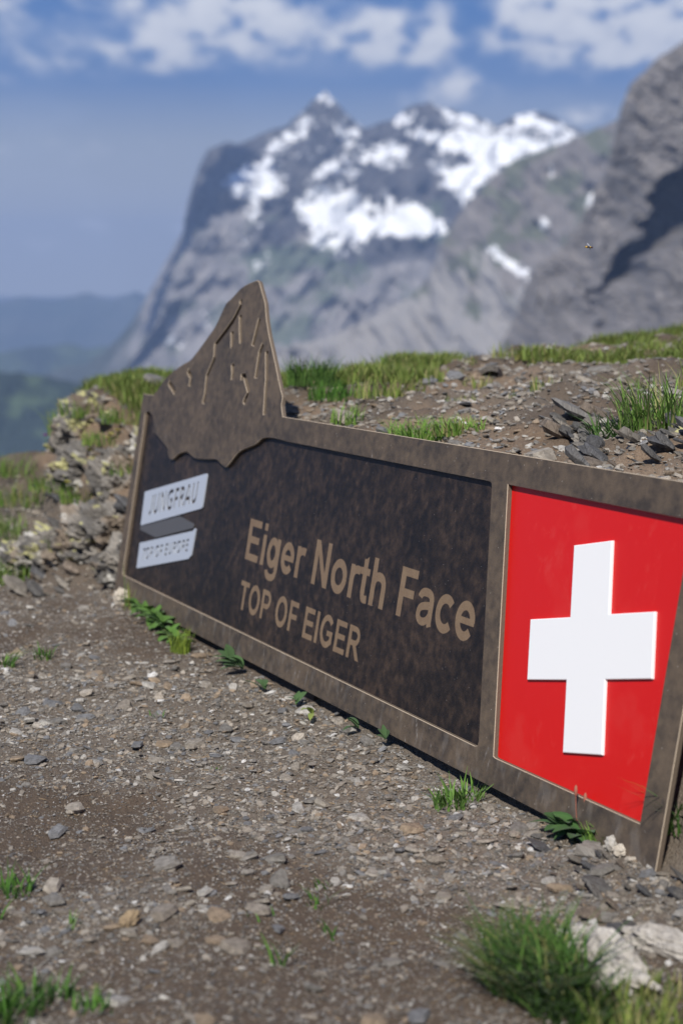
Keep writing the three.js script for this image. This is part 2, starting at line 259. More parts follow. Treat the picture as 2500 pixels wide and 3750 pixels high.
{
  const xs = line(-70, 70, -2.1, 2.3, .022), zs = line(-70, 40, -7.8, -1.2, .022), pos = [], col = [], uv = [], idx = [];
  for (const z of zs) for (const x of xs) {
    pos.push(x, groundY(x, z), z); uv.push(x / .62, z / .62);
    const t = soilTone(x, z), q = qOf(x, z);
    let c = mix3([.125, .094, .069], [.20, .172, .142], t);
    if (q > .1) c = mix3(c, [.36, .265, .185], .6 * ss(-.2, .4, fbm(x * 1.3 + 9, z * 1.3, 3)));
    col.push(...c);
  }
  const n = xs.length;
  for (let j = 0; j < zs.length - 1; j++) for (let i = 0; i < n - 1; i++) { const a = j * n + i; idx.push(a, a + n, a + 1, a + 1, a + n, a + n + 1); }
  const g = new THREE.BufferGeometry(); g.setAttribute('position', new THREE.Float32BufferAttribute(pos, 3)); g.setAttribute('color', new THREE.Float32BufferAttribute(col, 3)); g.setAttribute('uv', new THREE.Float32BufferAttribute(uv, 2)); g.setIndex(idx); g.computeVertexNormals();
  ground = structure('ground', g, std({ vertexColors: true, map: soilMap, bumpMap: soilBump, bumpScale: .007, roughness: .97 }));
}

// ---------------------------------------------------------------- stones
const stoneBump = greyTex(256, 256, (() => { const a = tile(16, 21), b = tile(64, 22), c = tile(128, 23); return (i, j) => .45 * a(i / 16, j / 5) + .35 * b(i / 4, j / 4) + .2 * c(i / 2, j / 2); })());
const stoneMap = colorTex(256, 256, (() => { const a = tile(8, 24), b = tile(32, 25), c = tile(128, 26); return (i, j) => { const v = .45 * a(i / 32, j / 32) + .3 * b(i / 8, j / 8) + .25 * c(i / 2, j / 2); return mix3([.5, .48, .46], [1, 1, 1], clamp((v - .2) * 1.6)); }; })());
// a broken slate chip of unit length lying flat: irregular outline, chipped rim, uneven top
function chip(seed, thick = .3, n = 8, elong = .66) {
  const r = rngOf(seed), top = [], mid = [], bot = [], tilt = (r() - .5) * .3, tz = (r() - .5) * .3, off = r() * 6.28;
  for (let i = 0; i < n; i++) {
    const a = off + (i + (r() - .5) * .75) / n * 2 * Math.PI, R = .5 * (.72 + .38 * r()), x = R * Math.cos(a), z = R * Math.sin(a) * elong, k = .62 + .3 * r();
    mid.push([x, thick * (.3 * (r() - .5)), z]); top.push([x * k, thick * (.5 + .16 * r()) + x * k * tilt + z * k * tz, z * k]); bot.push([x * .75, -thick * .5, z * .75]);
  }
  const tc = [(r() - .5) * .1, thick * (.56 + .14 * r()), (r() - .5) * .1], v = [], uv = [];
  const tri = (a, b, c) => { for (const p of [a, b, c]) { v.push(...p); uv.push(p[0] * 1.6 + p[1], p[2] * 1.6 + p[1] * 1.3); } };
  for (let i = 0; i < n; i++) { const j = (i + 1) % n; tri(tc, top[j], top[i]); tri(top[i], top[j], mid[i]); tri(top[j], mid[j], mid[i]); tri(mid[i], mid[j], bot[i]); tri(mid[j], bot[j], bot[i]); }
  const g = new THREE.BufferGeometry(); g.setAttribute('position', new THREE.Float32BufferAttribute(v, 3)); g.setAttribute('uv', new THREE.Float32BufferAttribute(uv, 2)); g.computeVertexNormals(); return g;
}
const stoneTones = [[.225, .208, .186], [.29, .258, .215], [.175, .176, .18], [.335, .298, .25], [.28, .215, .15], [.39, .37, .335], [.19, .178, .16], [.25, .218, .18]];
const stoneMats = stoneTones.map((c) => std({ color: lin(...c.map((v) => v * 1.4)), map: stoneMap, bumpMap: stoneBump, bumpScale: .003, roughness: .9 }));
const chipMat = std({ color: 0xffffff, map: stoneMap, bumpMap: stoneBump, bumpScale: .0012, roughness: .9 });
const chips = Array.from({ length: 12 }, (_, i) => chip(100 + i, .09 + .016 * i, 5 + (i % 4), .42 + .045 * i));
const frameOf = (x, y, z) => { const c = Math.cos(.13686), k = Math.sin(.13686), d = -z * c - (y - 1) * k; return [x / d / .2183, ((y - 1) * c - z * k) / d / .3273, d]; };
const fill = new THREE.Matrix4(), qn = new THREE.Quaternion(), eu = new THREE.Euler();
function lie(m, x, y, z, size, r, flat = .22) { eu.set((r() - .5) * flat * 2, r() * 6.283, (r() - .5) * flat * 2); qn.setFromEuler(eu); return m.compose(new THREE.Vector3(x, y, z), qn, new THREE.Vector3(size, size * (.75 + .5 * r()), size)); }
{
  const r = rngOf(5), big = [], small = [];
  const spot = (rear) => { if (!rear) { const z = -1.75 - 4.6 * r() ** 1.25, x = (r() * 2 - 1) * (.225 * -z + .25); return [x, z]; } const z = -3 - 4.4 * r(), x = (r() * 2 - 1) * (.225 * -z + .3); return [x, z]; };
  const put = (list, count, lo, hi, pw, rear, floor) => { let k = 0; for (let n = 0; k < count && n < count * 12; n++) { const [x, z] = spot(rear), q = qOf(x, z), s = sOf(x, z); if (rear ? q < .2 : q > .01) continue; if (s > 2.96 && q > -.02 && !rear) continue; const t = soilTone(x, z); if (r() > floor + (1 - floor) * t) continue; const size = lo + (hi - lo) * r() ** pw; list.push([x, z, size]); k++; } };
  put(big, 1000, .016, .06, 2.2, false, .2); put(big, 420, .02, .11, 1.8, true, .5);
  put(small, 17000, .005, .022, 2.2, false, .1); put(small, 200000, .0016, .0075, 1.6, false, .55); put(small, 14000, .007, .034, 1.9, true, .4); put(small, 22000, .003, .009, 1.5, true, .4);
  const scored = big.map(([x, z, s]) => { const y = groundY(x, z), [u, v, d] = frameOf(x, y, z); return { x, y, z, s, px: Math.abs(u) < 1.03 && Math.abs(v) < 1.03 ? s / d : 0 }; }).sort((a, b) => b.px - a.px);
  scored.slice(0, 300).forEach((o) => {
    const m = part('stone', chips[Math.floor(r() * 12)], stoneMats[Math.floor(r() * 8)], ground);
    lie(fill, o.x, o.y + o.s * .07, o.z, o.s, r, .3); m.applyMatrix4(fill);
  });
  const rest = [...scored.slice(300).map((o) => [o.x, o.z, o.s]), ...small], per = Math.ceil(rest.length / 12);
  const c = new THREE.Color();
  for (let k = 0; k < 12; k++) {
    const list = rest.filter((_, i) => i % 12 === k), im = new THREE.InstancedMesh(chips[k], chipMat, list.length); im.name = 'gravel'; im.userData.kind = 'stuff'; shadows(im);
    list.forEach(([x, z, s], i) => { im.setMatrixAt(i, lie(fill, x, groundY(x, z) + s * .08, z, s, r, .45)); const p = r(), tn = p < .03 ? [.55, .54, .52] : stoneTones[Math.floor(r() * 8)], b = .92 + .78 * r(); im.setColorAt(i, c.setRGB(tn[0] * b, tn[1] * b, tn[2] * b)); });
    ground.add(im);
  }
}

// ---------------------------------------------------------------- the sign
const SG = new THREE.Matrix4().makeBasis(DX, DU, DN).setPosition(P0);
const shapeOf = (pts) => new THREE.Shape(pts.map((p) => new THREE.Vector2(...p)));
const pathOf = (pts) => new THREE.Path(pts.map((p) => new THREE.Vector2(...p)));
function slab(shape, z0, z1, bevel = 0) {            // front face at z1, back face at z0
  const g = new THREE.ExtrudeGeometry(shape, { depth: z1 - z0 - bevel, bevelEnabled: bevel > 0, bevelSize: bevel, bevelThickness: bevel, bevelOffset: -bevel, bevelSegments: 2, curveSegments: 8 });
  g.translate(0, 0, z0); if (bevel > 0) { const p = g.attributes.position; for (let i = 0; i < p.count; i++) if (p.getZ(i) < z0) p.setZ(i, z0); }
  return g;
}
// a board cut from contours: walls and a small bevel along every contour, the face filled cell by cell
const areaOf = (p) => { let t = 0; for (let i = 0, j = p.length - 1; i < p.length; j = i++) t += p[j][0] * p[i][1] - p[i][0] * p[j][1]; return t / 2; };
const wound = (p, ccw) => ((areaOf(p) > 0) === ccw ? p : p.slice().reverse());
const inset = (p, d) => p.map((v, i) => { const a = p[(i + p.length - 1) % p.length], b = p[(i + 1) % p.length], u = [v[0] - a[0], v[1] - a[1]], w = [b[0] - v[0], b[1] - v[1]], lu = Math.hypot(...u) || 1, lw = Math.hypot(...w) || 1, n = [-u[1] / lu - w[1] / lw, u[0] / lu + w[0] / lw], l = Math.hypot(...n) || 1, k = d / Math.max(.55, l / 2); return [v[0] + n[0] / l * k, v[1] + n[1] / l * k]; });
const clip = (p, k, c, keepAbove) => { const o = [], inn = (v) => (keepAbove ? v[k] >= c : v[k] <= c); for (let i = 0; i < p.length; i++) { const a = p[i], b = p[(i + 1) % p.length], ia = inn(a), ib = inn(b); if (ia) o.push(a); if (ia !== ib) { const t = (c - a[k]) / (b[k] - a[k]); o.push([lerp(a[0], b[0], t), lerp(a[1], b[1], t)]); } } return o; };
function board(outline, holes, z0, z1, bevel, cuts, axis) {      // groups: 0 the face, 1 the cut edges
  const pos = [], uv = [], side = [], suv = [], rim = [], ruv = [], all = [wound(outline, true), ...holes.map((h) => wound(h, false))], tops = all.map((p) => (bevel ? inset(p, bevel) : p));
  const cells = []; let lo = -9; for (const hi of [...cuts, 9]) { cells.push([lo, hi]); lo = hi; }
  for (const [lo, hi] of cells) {
    const o = clip(clip(tops[0], axis, lo, true), axis, hi, false), hs = tops.slice(1).filter((h) => h[0][axis] > lo && h[0][axis] < hi), V = (l) => l.map((p) => new THREE.Vector2(...p)), vo = V(o), vh = hs.map(V), flat = [...vo, ...vh.flat()];
    for (const t of THREE.ShapeUtils.triangulateShape(vo, vh)) { const [A, B, C] = t.map((k) => flat[k]), up = (B.x - A.x) * (C.y - A.y) - (B.y - A.y) * (C.x - A.x) > 0; for (const p of up ? [A, B, C] : [A, C, B]) { pos.push(p.x, p.y, z1); uv.push(p.x, p.y); } }
  }
  all.forEach((p, k) => { for (let i = 0; i < p.length; i++) { const j = (i + 1) % p.length, q = (v, z) => [...v, z], rings = bevel ? [[q(p[i], z0), q(p[j], z0)], [q(p[i], z1 - bevel), q(p[j], z1 - bevel)], [q(tops[k][i], z1), q(tops[k][j], z1)]] : [[q(p[i], z0), q(p[j], z0)], [q(p[i], z1), q(p[j], z1)]]; for (let r = 0; r < rings.length - 1; r++) { const [A, B] = rings[r], [D, C] = rings[r + 1]; for (const v of [A, B, C, A, C, D]) { (r ? rim : side).push(...v); (r ? ruv : suv).push(v[0], v[1] + v[2]); } } } });
  const g = new THREE.BufferGeometry(); g.setAttribute('position', new THREE.Float32BufferAttribute([...pos, ...side, ...rim], 3)); g.setAttribute('uv', new THREE.Float32BufferAttribute([...uv, ...suv, ...ruv], 2)); g.computeVertexNormals(); g.addGroup(0, pos.length / 3, 0); g.addGroup(pos.length / 3, side.length / 3, 1); if (rim.length) g.addGroup((pos.length + side.length) / 3, rim.length / 3, 2); return g;
}
function ribbon(pts, w) {                             // outline of a groove along a line
  const L = [], R = [], n = pts.length;
  for (let i = 0; i < n; i++) {
    const a = pts[Math.max(0, i - 1)], b = pts[Math.min(n - 1, i + 1)], d = [b[0] - a[0], b[1] - a[1]], l = Math.hypot(...d), nx = -d[1] / l * w / 2, ny = d[0] / l * w / 2;
    L.push([pts[i][0] + nx, pts[i][1] + ny]); R.unshift([pts[i][0] - nx, pts[i][1] - ny]);
  }
  return [...L, ...R];
}
const smooth = (pts, k = 3) => { const o = []; for (let i = 0; i < pts.length - 1; i++) { const p0 = pts[Math.max(0, i - 1)], p1 = pts[i], p2 = pts[i + 1], p3 = pts[Math.min(pts.length - 1, i + 2)]; for (let q = 0; q < k; q++) { const t = q / k; o.push([0, 1].map((c) => .5 * (2 * p1[c] + (p2[c] - p0[c]) * t + (2 * p0[c] - 5 * p1[c] + 4 * p2[c] - p3[c]) * t * t + (-p0[c] + 3 * p1[c] - 3 * p2[c] + p3[c]) * t ** 3))); } } o.push(pts[pts.length - 1]); return o; };
// brown patinated board: blotches and short upright streaks
const blotch = (a, b) => { const v = .5 + .42 * vf(a * 9, b * 9, 3) + .55 * vf(a * 60, b * 60 + 7, 4); return clamp(v, 0, 1.15); };
const vn = [tile(257, 91), tile(263, 92), tile(269, 93)], vf = (x, y, o = 4) => { let t = 0, a = .5; for (let i = 0; i < o; i++) { t += a * (2 * vn[i % 3](x * .8 - y * .6 + 50 + 13 * i, y * .8 + x * .6 + 50) - 1); x *= 2.1; y *= 2.07; a *= .55; } return t; };
const grain = rngOf(8);
const scuffs = (() => { const r = rngOf(31), o = []; for (let i = 0; i < 46; i++) o.push([r() * 2.9, r() < .75 ? r() * .065 : r() * .68, .006 + .03 * r(), (r() - .5) * .8, .25 + .5 * r()]); return o; })();
const frameMap = colorTex(2048, 768, (i, j) => {
  const a = i / 2048 * 3.0 - .06, b = j / 768 * 1.1 - .01, v = clamp(blotch(a, b) + (grain() - .5) * .16);
  let c = mix3([.046, .038, .033], [.134, .100, .070], v);
  if (b < .075) { const m = .16 * ss(.05, .55, fbm(a * 16, b * 7 + 5, 4)); c = mix3(c, [.30, .28, .26], m); }
  for (const s of scuffs) { const dx = a - s[0] - (b - s[1]) * s[3], dy = b - s[1]; if (Math.abs(dy) < s[2] && Math.abs(dx) < .012) { const e = Math.exp(-(dx * dx) / 6e-6) * (1 - Math.abs(dy) / s[2]) * s[4] * clamp(.4 + 1.2 * n2(a * 300, b * 60)); c = mix3(c, [.42, .40, .38], clamp(e) * .8); } }
  if (grain() > .9996) c = [.6, .58, .55];
  return c;
});
frameMap.repeat.set(1 / 3.0, 1 / 1.1); frameMap.offset.set(.06 / 3.0, .01 / 1.1);
const fineBump = greyTex(512, 512, (() => { const a = tile(128, 41), b = tile(256, 42); return (i, j) => .5 * a(i / 4, j / 4) + .5 * b(i / 2, j / 2); })(), [3, 3]);
const frameMat = new THREE.MeshPhysicalMaterial({ map: frameMap, bumpMap: fineBump, bumpScale: .0004, roughness: .6, specularIntensity: .6 });
const wornMat = std({ color: lin(.42, .34, .25), roughness: .8 });
const edgeMat = std({ color: lin(.125, .094, .067), roughness: .75, bumpMap: fineBump, bumpScale: .0006 });
// lettering of the panel, drawn with strokes in units of 1/1000 of the type size
const PW = 2048, PH = 544, PA0 = -.04, PB0 = .02, PPM = 860;
const mask = (() => {
  const cv = document.createElement('canvas'); cv.width = PW; cv.height = PH; const c = cv.getContext('2d'); c.fillStyle = '#000'; c.fillRect(0, 0, PW, PH); c.fillStyle = c.strokeStyle = '#fff';
  const rect = (x0, y0, x1, y1) => c.fillRect(x0, y0, x1 - x0, y1 - y0), poly = (...p) => { c.beginPath(); p.forEach(([x, y], i) => (i ? c.lineTo(x, y) : c.moveTo(x, y))); c.closePath(); c.fill(); };
  const arc = (x, y, rx, ry, a0, a1, w) => { c.lineWidth = w; c.beginPath(); for (let k = 0; k <= 40; k++) { const t = (a0 + (a1 - a0) * k / 40) * Math.PI / 180; const X = x + rx * Math.cos(t), Y = y + ry * Math.sin(t); k ? c.lineTo(X, Y) : c.moveTo(X, Y); } c.stroke(); };
  const curve = (w, p, ...q) => { c.lineWidth = w; c.beginPath(); c.moveTo(...p); for (const s of q) s.length === 2 ? c.lineTo(...s) : c.bezierCurveTo(...s); c.stroke(); };
  const bowl = (lo) => curve(122, [140, 655], [385, 655], [630, 655, 630, lo, 385, lo], [140, lo]);
  const G = {
    E: [667, () => { rect(73, 0, 217, 716); rect(73, 595, 607, 716); rect(73, 306, 572, 426); rect(73, 0, 622, 121); }],
    F: [611, () => { rect(73, 0, 217, 716); rect(73, 595, 565, 716); rect(73, 298, 515, 418); }],
    N: [722, () => { rect(73, 0, 208, 716); rect(512, 0, 647, 716); poly([73, 716], [215, 716], [647, 0], [506, 0]); }],
    T: [611, () => { rect(21, 595, 590, 716); rect(234, 0, 378, 716); }], I: [278, () => rect(68, 0, 212, 716)],
    P: [667, () => { rect(73, 0, 217, 716); bowl(328); }], R: [722, () => { rect(73, 0, 217, 716); bowl(352); poly([300, 330], [460, 350], [715, 0], [545, 0]); }],
    O: [778, () => arc(389, 358, 272, 302, 0, 360, 140)], G: [778, () => { arc(400, 358, 280, 302, 38, 318, 138); rect(408, 262, 705, 380); poly([575, 380], [705, 380], [705, 110], [600, 60], [575, 90]); }],
    i: [278, () => { rect(72, 0, 210, 519); rect(72, 592, 210, 716); }], o: [611, () => arc(305, 259, 205, 206, 0, 360, 134)],
    g: [611, () => { arc(268, 264, 168, 196, 0, 360, 130); rect(408, -40, 540, 519); curve(118, [474, 0], [474, -100, 420, -154, 285, -154], [160, -154, 108, -110, 100, -48]); }],
    e: [556, () => { arc(278, 259, 190, 206, 0, 322, 128); rect(100, 214, 520, 306); }],
    r: [389, () => { rect(65, 0, 203, 519); curve(126, [134, 280], [140, 430, 240, 480, 395, 446]); }],
    t: [333, () => { rect(90, 130, 226, 650); poly([90, 615], [226, 700], [226, 600], [90, 600]); rect(12, 412, 318, 519); curve(120, [158, 160], [158, 40, 215, 40, 322, 62]); }],
    h: [611, () => { rect(70, 0, 207, 716); curve(134, [138, 250], [138, 400, 200, 455, 300, 455], [420, 455, 473, 400, 473, 290], [473, 0]); }],
    a: [556, () => { curve(122, [95, 372], [115, 440, 175, 462, 265, 462], [385, 462, 438, 430, 438, 330], [438, 60], [455, 0]); curve(112, [438, 296], [300, 270, 100, 280, 100, 150], [100, 20, 330, 0, 420, 150]); }],
    c: [556, () => arc(290, 259, 200, 206, 42, 318, 130)], ' ': [278, () => {}],
  };
  const write = (text, a0, a1, base, cap) => {
    let total = 0; for (const ch of text) total += G[ch][0]; total -= 73 + 45;
    const sy = cap / 716 * PPM, sx = (a1 - a0) / total * PPM; let x = -73;
    if (text[0] === 'T') x = -21;
    for (const ch of text) { c.setTransform(sx, 0, 0, sy, (a0 - PA0) * PPM + x * sx, (base - PB0) * PPM); G[ch][1](); x += G[ch][0]; }
  };
  write('Eiger North Face', .951, 2.178, .2667, .1165);
  write('TOP OF EIGER', .954, 1.690, .1240, .0815);
  return c.getImageData(0, 0, PW, PH).data;
})();
const panelMap = colorTex(PW, PH, (i, j) => {
  const a = i / PPM + PA0, b = j / PPM + PB0, v = clamp(.42 + .34 * vf(a * 8, b * 8 + 30, 3) + .6 * vf(a * 60, b * 54 + 3, 4) + (grain() - .5) * .3);
  let c = mix3([.0105, .0090, .0095], [.066, .044, .031], v * v * .75 + v * .25);
  const m = mask[(j * PW + i) * 4] / 255;
  if (m > 0) c = mix3(c, mix3([.175, .118, .073], [.225, .158, .098], clamp(v + (grain() - .5) * .9)), m);
  if (grain() > .9998) c = [.5, .48, .45];
  return c;
});
panelMap.wrapS = panelMap.wrapT = THREE.ClampToEdgeWrapping; panelMap.repeat.set(PPM / PW, PPM / PH); panelMap.offset.set(-PA0 * PPM / PW, -PB0 * PPM / PH);
const panelMat = new THREE.MeshPhysicalMaterial({ map: panelMap, bumpMap: fineBump, bumpScale: .0003, roughness: .5, specularIntensity: .55 });
const redMap = colorTex(1024, 1024, (i, j) => { const a = i / 1024, b = j / 1024; let c = [.60, .010, .008]; c = mix3(c, [.66, .10, .08], .10 * ss(.1, .6, vf(a * 7, b * 7, 4)) + .14 * ss(.25, .7, vf(a * 40 + 9, b * 30, 3)) * ss(.35, .75, vf(a * 4 + 3, b * 4, 2) + .5)); if (grain() > .99985) c = [.7, .35, .28]; return c; });
redMap.repeat.set(1.45, 1.45);
const redMat = new THREE.MeshPhysicalMaterial({ map: redMap, roughness: .38, specularIntensity: .6 });
const whiteMat = new THREE.MeshPhysicalMaterial({ color: lin(.84, .84, .84), roughness: .45, specularIntensity: .7 });
const plateMat = std({ color: lin(.46, .50, .57), roughness: .42, metalness: .15 });
const greyMat = std({ color: lin(.085, .083, .085), roughness: .45 });
{
  const sign = thing('mountain_sign', 'long brown sign board with mountain cutout, lettering and red flag panel', 'sign');
  sign.applyMatrix4(SG);
  const mtn = smooth([[.0525,.6913],[.08,.7054],[.1146,.7327],[.1625,.7581],[.2177,.7788],[.2728,.7968],[.3226,.8099],[.3479,.822],[.3951,.8522],[.4407,.8842],[.4941,.9222],[.5244,.9592],[.5504,.9915],[.5635,1.0001],[.5966,1.0129],[.6322,1.0318],[.6547,1.0422],[.7023,1.0544],[.762,1.0641]], 2)
    .concat(smooth([[.777,1.0591],[.7922,1.0455],[.8156,1.0231],[.8433,.9968],[.858,.9707],[.8754,.9428],[.8999,.9112],[.9323,.876],[.9568,.849],[.9885,.8146],[1.0139,.7843],[1.045,.7507],[1.0597,.7359],[1.0609,.7126],[1.0811,.6829]], 2));
  const outer = [[-.05, .022], [-.046, .008], [-.032, 0], [0, 0], [2.897, 0], [2.897, .683], ...mtn.slice().reverse(), [.044, .684], [-.0542, .684]];
  const open = [[.02, .0684], [2.275, .0649], [2.284, .068], [2.286, .078], [2.178, .605], [2.1745, .614], [2.165, .617], ...smooth([[-.0049,.6184],[-.0002,.6234],[.0221,.6275],[.0549,.6188],[.0715,.6118],[.0885,.5919],[.1009,.5671],[.1093,.5631],[.241,.5232],[.2528,.5106],[.2721,.4953],[.287,.4898],[.3055,.491],[.3236,.5],[.3541,.5139],[.4032,.5244],[.4257,.5245],[.4824,.5131],[.526,.5136],[.5886,.5183],[.6426,.5234],[.6666,.5235],[.6932,.5168],[.7303,.5086],[.7491,.5117],[.78,.5341],[.8106,.5562],[.8382,.5681],[.8841,.5805],[.9316,.5946],[.9542,.6077],[.976,.6145],[1.022,.6194],[1.0806,.6193],[1.1317,.6175]], 3).reverse(), [.0073, .0784], [.0105, .0704]];
  const flag = [[2.2384, .6177], [2.834, .618], [2.834, .0685], [2.356, .0608], [2.349, .0625], [2.3475, .069]];
  const grooves = [[[.6631,1.0066],[.6672,.9878],[.6291,.9435],[.5868,.9132],[.5174,.8666],[.5269,.826],[.4895,.767],[.4976,.7145],[.4928,.6838]], [[.6756,.9608],[.7128,.8782]], [[.6337,.9098],[.6505,.864]], [[.8212,.9501],[.8025,.8724]], [[.8724,.8776],[.8597,.8538],[.8597,.7803]], [[.9067,.8593],[.9362,.7807],[.9575,.6804]], [[.6745,.8136],[.687,.7898],[.689,.7682]], [[.752,.7769],[.7754,.7834],[.8233,.7387],[.8068,.7153],[.8014,.7026]], [[.3233,.7787],[.3589,.7602],[.3587,.7313]], [[.1705,.7332],[.2388,.7047]]];
  const fg = board(outer, [open, flag, ...grooves.map((p) => ribbon(p, .017))], -.0112, 0, .0012, [.664], 1);
  // face and cut edges wear different materials: the saw cut is bare and paler
  const frame = part('frame', fg, [frameMat, edgeMat, wornMat], sign);
  // floor of the grooves and rear layers
  const rear = shapeOf([[.06, .67], ...mtn.slice(2).map(([x, y]) => [lerp(x, .55, .03), y - .014]).filter((p) => p[1] > .672), [1.06, .67]]);
  part('backing', slab(rear, -.018, -.0116), std({ color: lin(.06, .048, .038), roughness: .7 }), sign);
  part('panel', slab(shapeOf([[-.03, .035], [2.311, .035], [2.2, .655], [-.03, .655]]), -.021, -.0115), panelMat, sign);
  const flagPanel = part('flag_panel', slab(shapeOf([[2.2005, .66], [2.872, .66], [2.872, .03], [2.3125, .03]]), -.021, -.0115), redMat, sign);
  flagPanel.userData.label = 'glossy red flag panel';
  const cr = [[2.4957,.5252],[2.6123,.5513],[2.6401,.4142],[2.7703,.4428],[2.7936,.3234],[2.6615,.2930],[2.6898,.1553],[2.5701,.1287],[2.5433,.2661],[2.4140,.2379],[2.3910,.3579],[2.5220,.3867]];
  const cross = part('cross', slab(shapeOf(cr.reverse()), -.0115 + .0002, -.0052, .002), whiteMat, sign);
  cross.userData.label = 'raised white cross';
  // name plates with sunk letters
  const font = await new FontLoader().loadAsync('fonts/droid/droid_sans_bold.typeface.json');
  const hook = new THREE.Shape([[.19, .714], [.34, .714], [.34, .19], [.31, .07], [.24, .01], [.14, -.01], [.03, .01], [.03, .13], [.12, .115], [.17, .135], [.19, .19]].map((p) => new THREE.Vector2(...p)));
  const plate = (outline, text, x0, x1, y0, cap) => {                    // stencil letters cut right through
    const sh = font.generateShapes(text.replace('J', ''), 1).map((q) => q.extractPoints(4)), em = Math.max(...sh.flatMap((e) => e.shape).map((p) => p.y)) / .726;
    if (text[0] === 'J') { for (const e of sh) for (const l of [e.shape, ...e.holes]) for (const p of l) p.x += .40 * em; sh.push({ shape: hook.extractPoints(1).shape.map((p) => p.clone().multiplyScalar(em)), holes: [] }); }
    const all = sh.flatMap((e) => e.shape), mn = Math.min(...all.map((p) => p.x)), mx = Math.max(...all.map((p) => p.x)), k = (x1 - x0) / (mx - mn), capk = cap / (.714 * em);
    const map = (p) => { const x = x0 + (p.x - mn) * k; return new THREE.Vector2(x, y0 + p.y * capk + .226 * (x - x0)); };
    const dedupe = (l) => { const o = l.map(map).filter((p, i, a) => p.distanceTo(a[(i + 1) % a.length]) > 2e-4); return o; };
    const flat = (l) => dedupe(l).map((p) => [p.x, p.y]), letters = sh.map((e) => flat(e.shape)).sort((p, q) => Math.min(...p.map((v) => v[0])) - Math.min(...q.map((v) => v[0]))), cuts = [];
    for (let i = 0; i < letters.length - 1; i++) { const r0 = Math.max(...letters[i].map((v) => v[0])), l1 = Math.min(...letters[i + 1].map((v) => v[0])); if (l1 > r0 + 2e-4) cuts.push((r0 + l1) / 2); }
    const gs = [board(outline, letters, -.0113, -.0078, 0, cuts, 0), ...sh.flatMap((e) => e.holes.map((h) => board(flat(h), [], -.0113, -.0078, 0, [], 0)))];
    for (const g of gs) g.clearGroups();
    return part('name_plate', mergeGeometries(gs), plateMat, sign);
  };
  plate([[.0885, .2505], [.0930, .2500], [.5850, .3668], [.5913, .3722], [.5925, .4715], [.5840, .4745], [.0850, .3633], [.0815, .3590]], 'JUNGFRAU', .1445, .5345, .2905, .0655).userData.label = 'pale grey plate reading JUNGFRAU';
  plate([[.1100, .1087], [.1250, .1102], [.5450, .2050], [.5620, .2180], [.5672, .3008], [.5605, .3022], [.5454, .2921], [.1077, .1929], [.1060, .1900]], 'TOP OF EUROPE', .1420, .5260, .1395, .0385).userData.label = 'pale grey plate reading TOP OF EUROPE';
  part('emblem', slab(shapeOf([[.0895, .2340], [.2423, .2288], [.5439, .3001], [.5487, .3112], [.5356, .3147], [.4153, .3221], [.087, .2459]]), -.0113, -.0085, .0008), greyMat, sign).userData.label = 'dark grey slanted bar between the two plates';
  for (const a of [.34, 1.45, 2.6]) part('post', new THREE.BoxGeometry(.06, .92, .05).translate(a, .17, -.0475), std({ color: lin(.05, .036, .028), roughness: .8 }), sign);
}

// ---------------------------------------------------------------- plants
const leafMat = (c, t = .35) => new THREE.MeshPhysicalMaterial({ color: 0xffffff, vertexColors: true, roughness: .85, transmission: t, thickness: 0, side: THREE.DoubleSide, specularIntensity: .5 });
const bladeMat = leafMat();
function blades(seed, n, h, spread, { w = .0024, lean = .6, tones, out = .5 } = {}) {
  const r = rngOf(seed), pos = [], col = [], idx = [], pal = tones ?? [[.075, .15, .022], [.10, .19, .03], [.055, .12, .02], [.14, .21, .045], [.22, .22, .07]];
  for (let b = 0; b < n; b++) {
    const a = r() * 6.283, R = spread * Math.sqrt(r()), bx = R * Math.cos(a), bz = R * Math.sin(a), dir = a * out + r() * 6.283 * (1 - out) + (r() - .5), H = h * (.4 + .75 * r()), ln = lean * (.25 + r()) * H, droop = .25 * r() * H, W = w * (.6 + .8 * r()), fx = Math.cos(dir), fz = Math.sin(dir), px = -fz, pz = fx, tw = (r() - .5) * 1.2;
    const c = pal[Math.min(pal.length - 1, Math.floor(r() ** 1.2 * pal.length))], k = 1.05 + .6 * r(), i0 = pos.length / 3, S = 4;
    for (let s = 0; s <= S; s++) { const t = s / S, f = ln * t * t, y = H * t - droop * t ** 3 - .006 * (1 - t), ww = W * (1 - t ** 1.7) * (.7 + .3 * Math.sin(Math.PI * t)), ex = px * Math.cos(tw * t) + fx * Math.sin(tw * t), ez = pz * Math.cos(tw * t) + fz * Math.sin(tw * t); pos.push(bx + fx * f - ex * ww, y, bz + fz * f - ez * ww, bx + fx * f + ex * ww, y, bz + fz * f + ez * ww); col.push(c[0] * k, c[1] * k, c[2] * k, c[0] * k, c[1] * k, c[2] * k); }
    for (let s = 0; s < S; s++) { const q = i0 + 2 * s; idx.push(q, q + 1, q + 2, q + 1, q + 3, q + 2); }
  }
  const g = new THREE.BufferGeometry(); g.setAttribute('position', new THREE.Float32BufferAttribute(pos, 3)); g.setAttribute('color', new THREE.Float32BufferAttribute(col, 3)); g.setIndex(idx); g.computeVertexNormals(); return g;
}
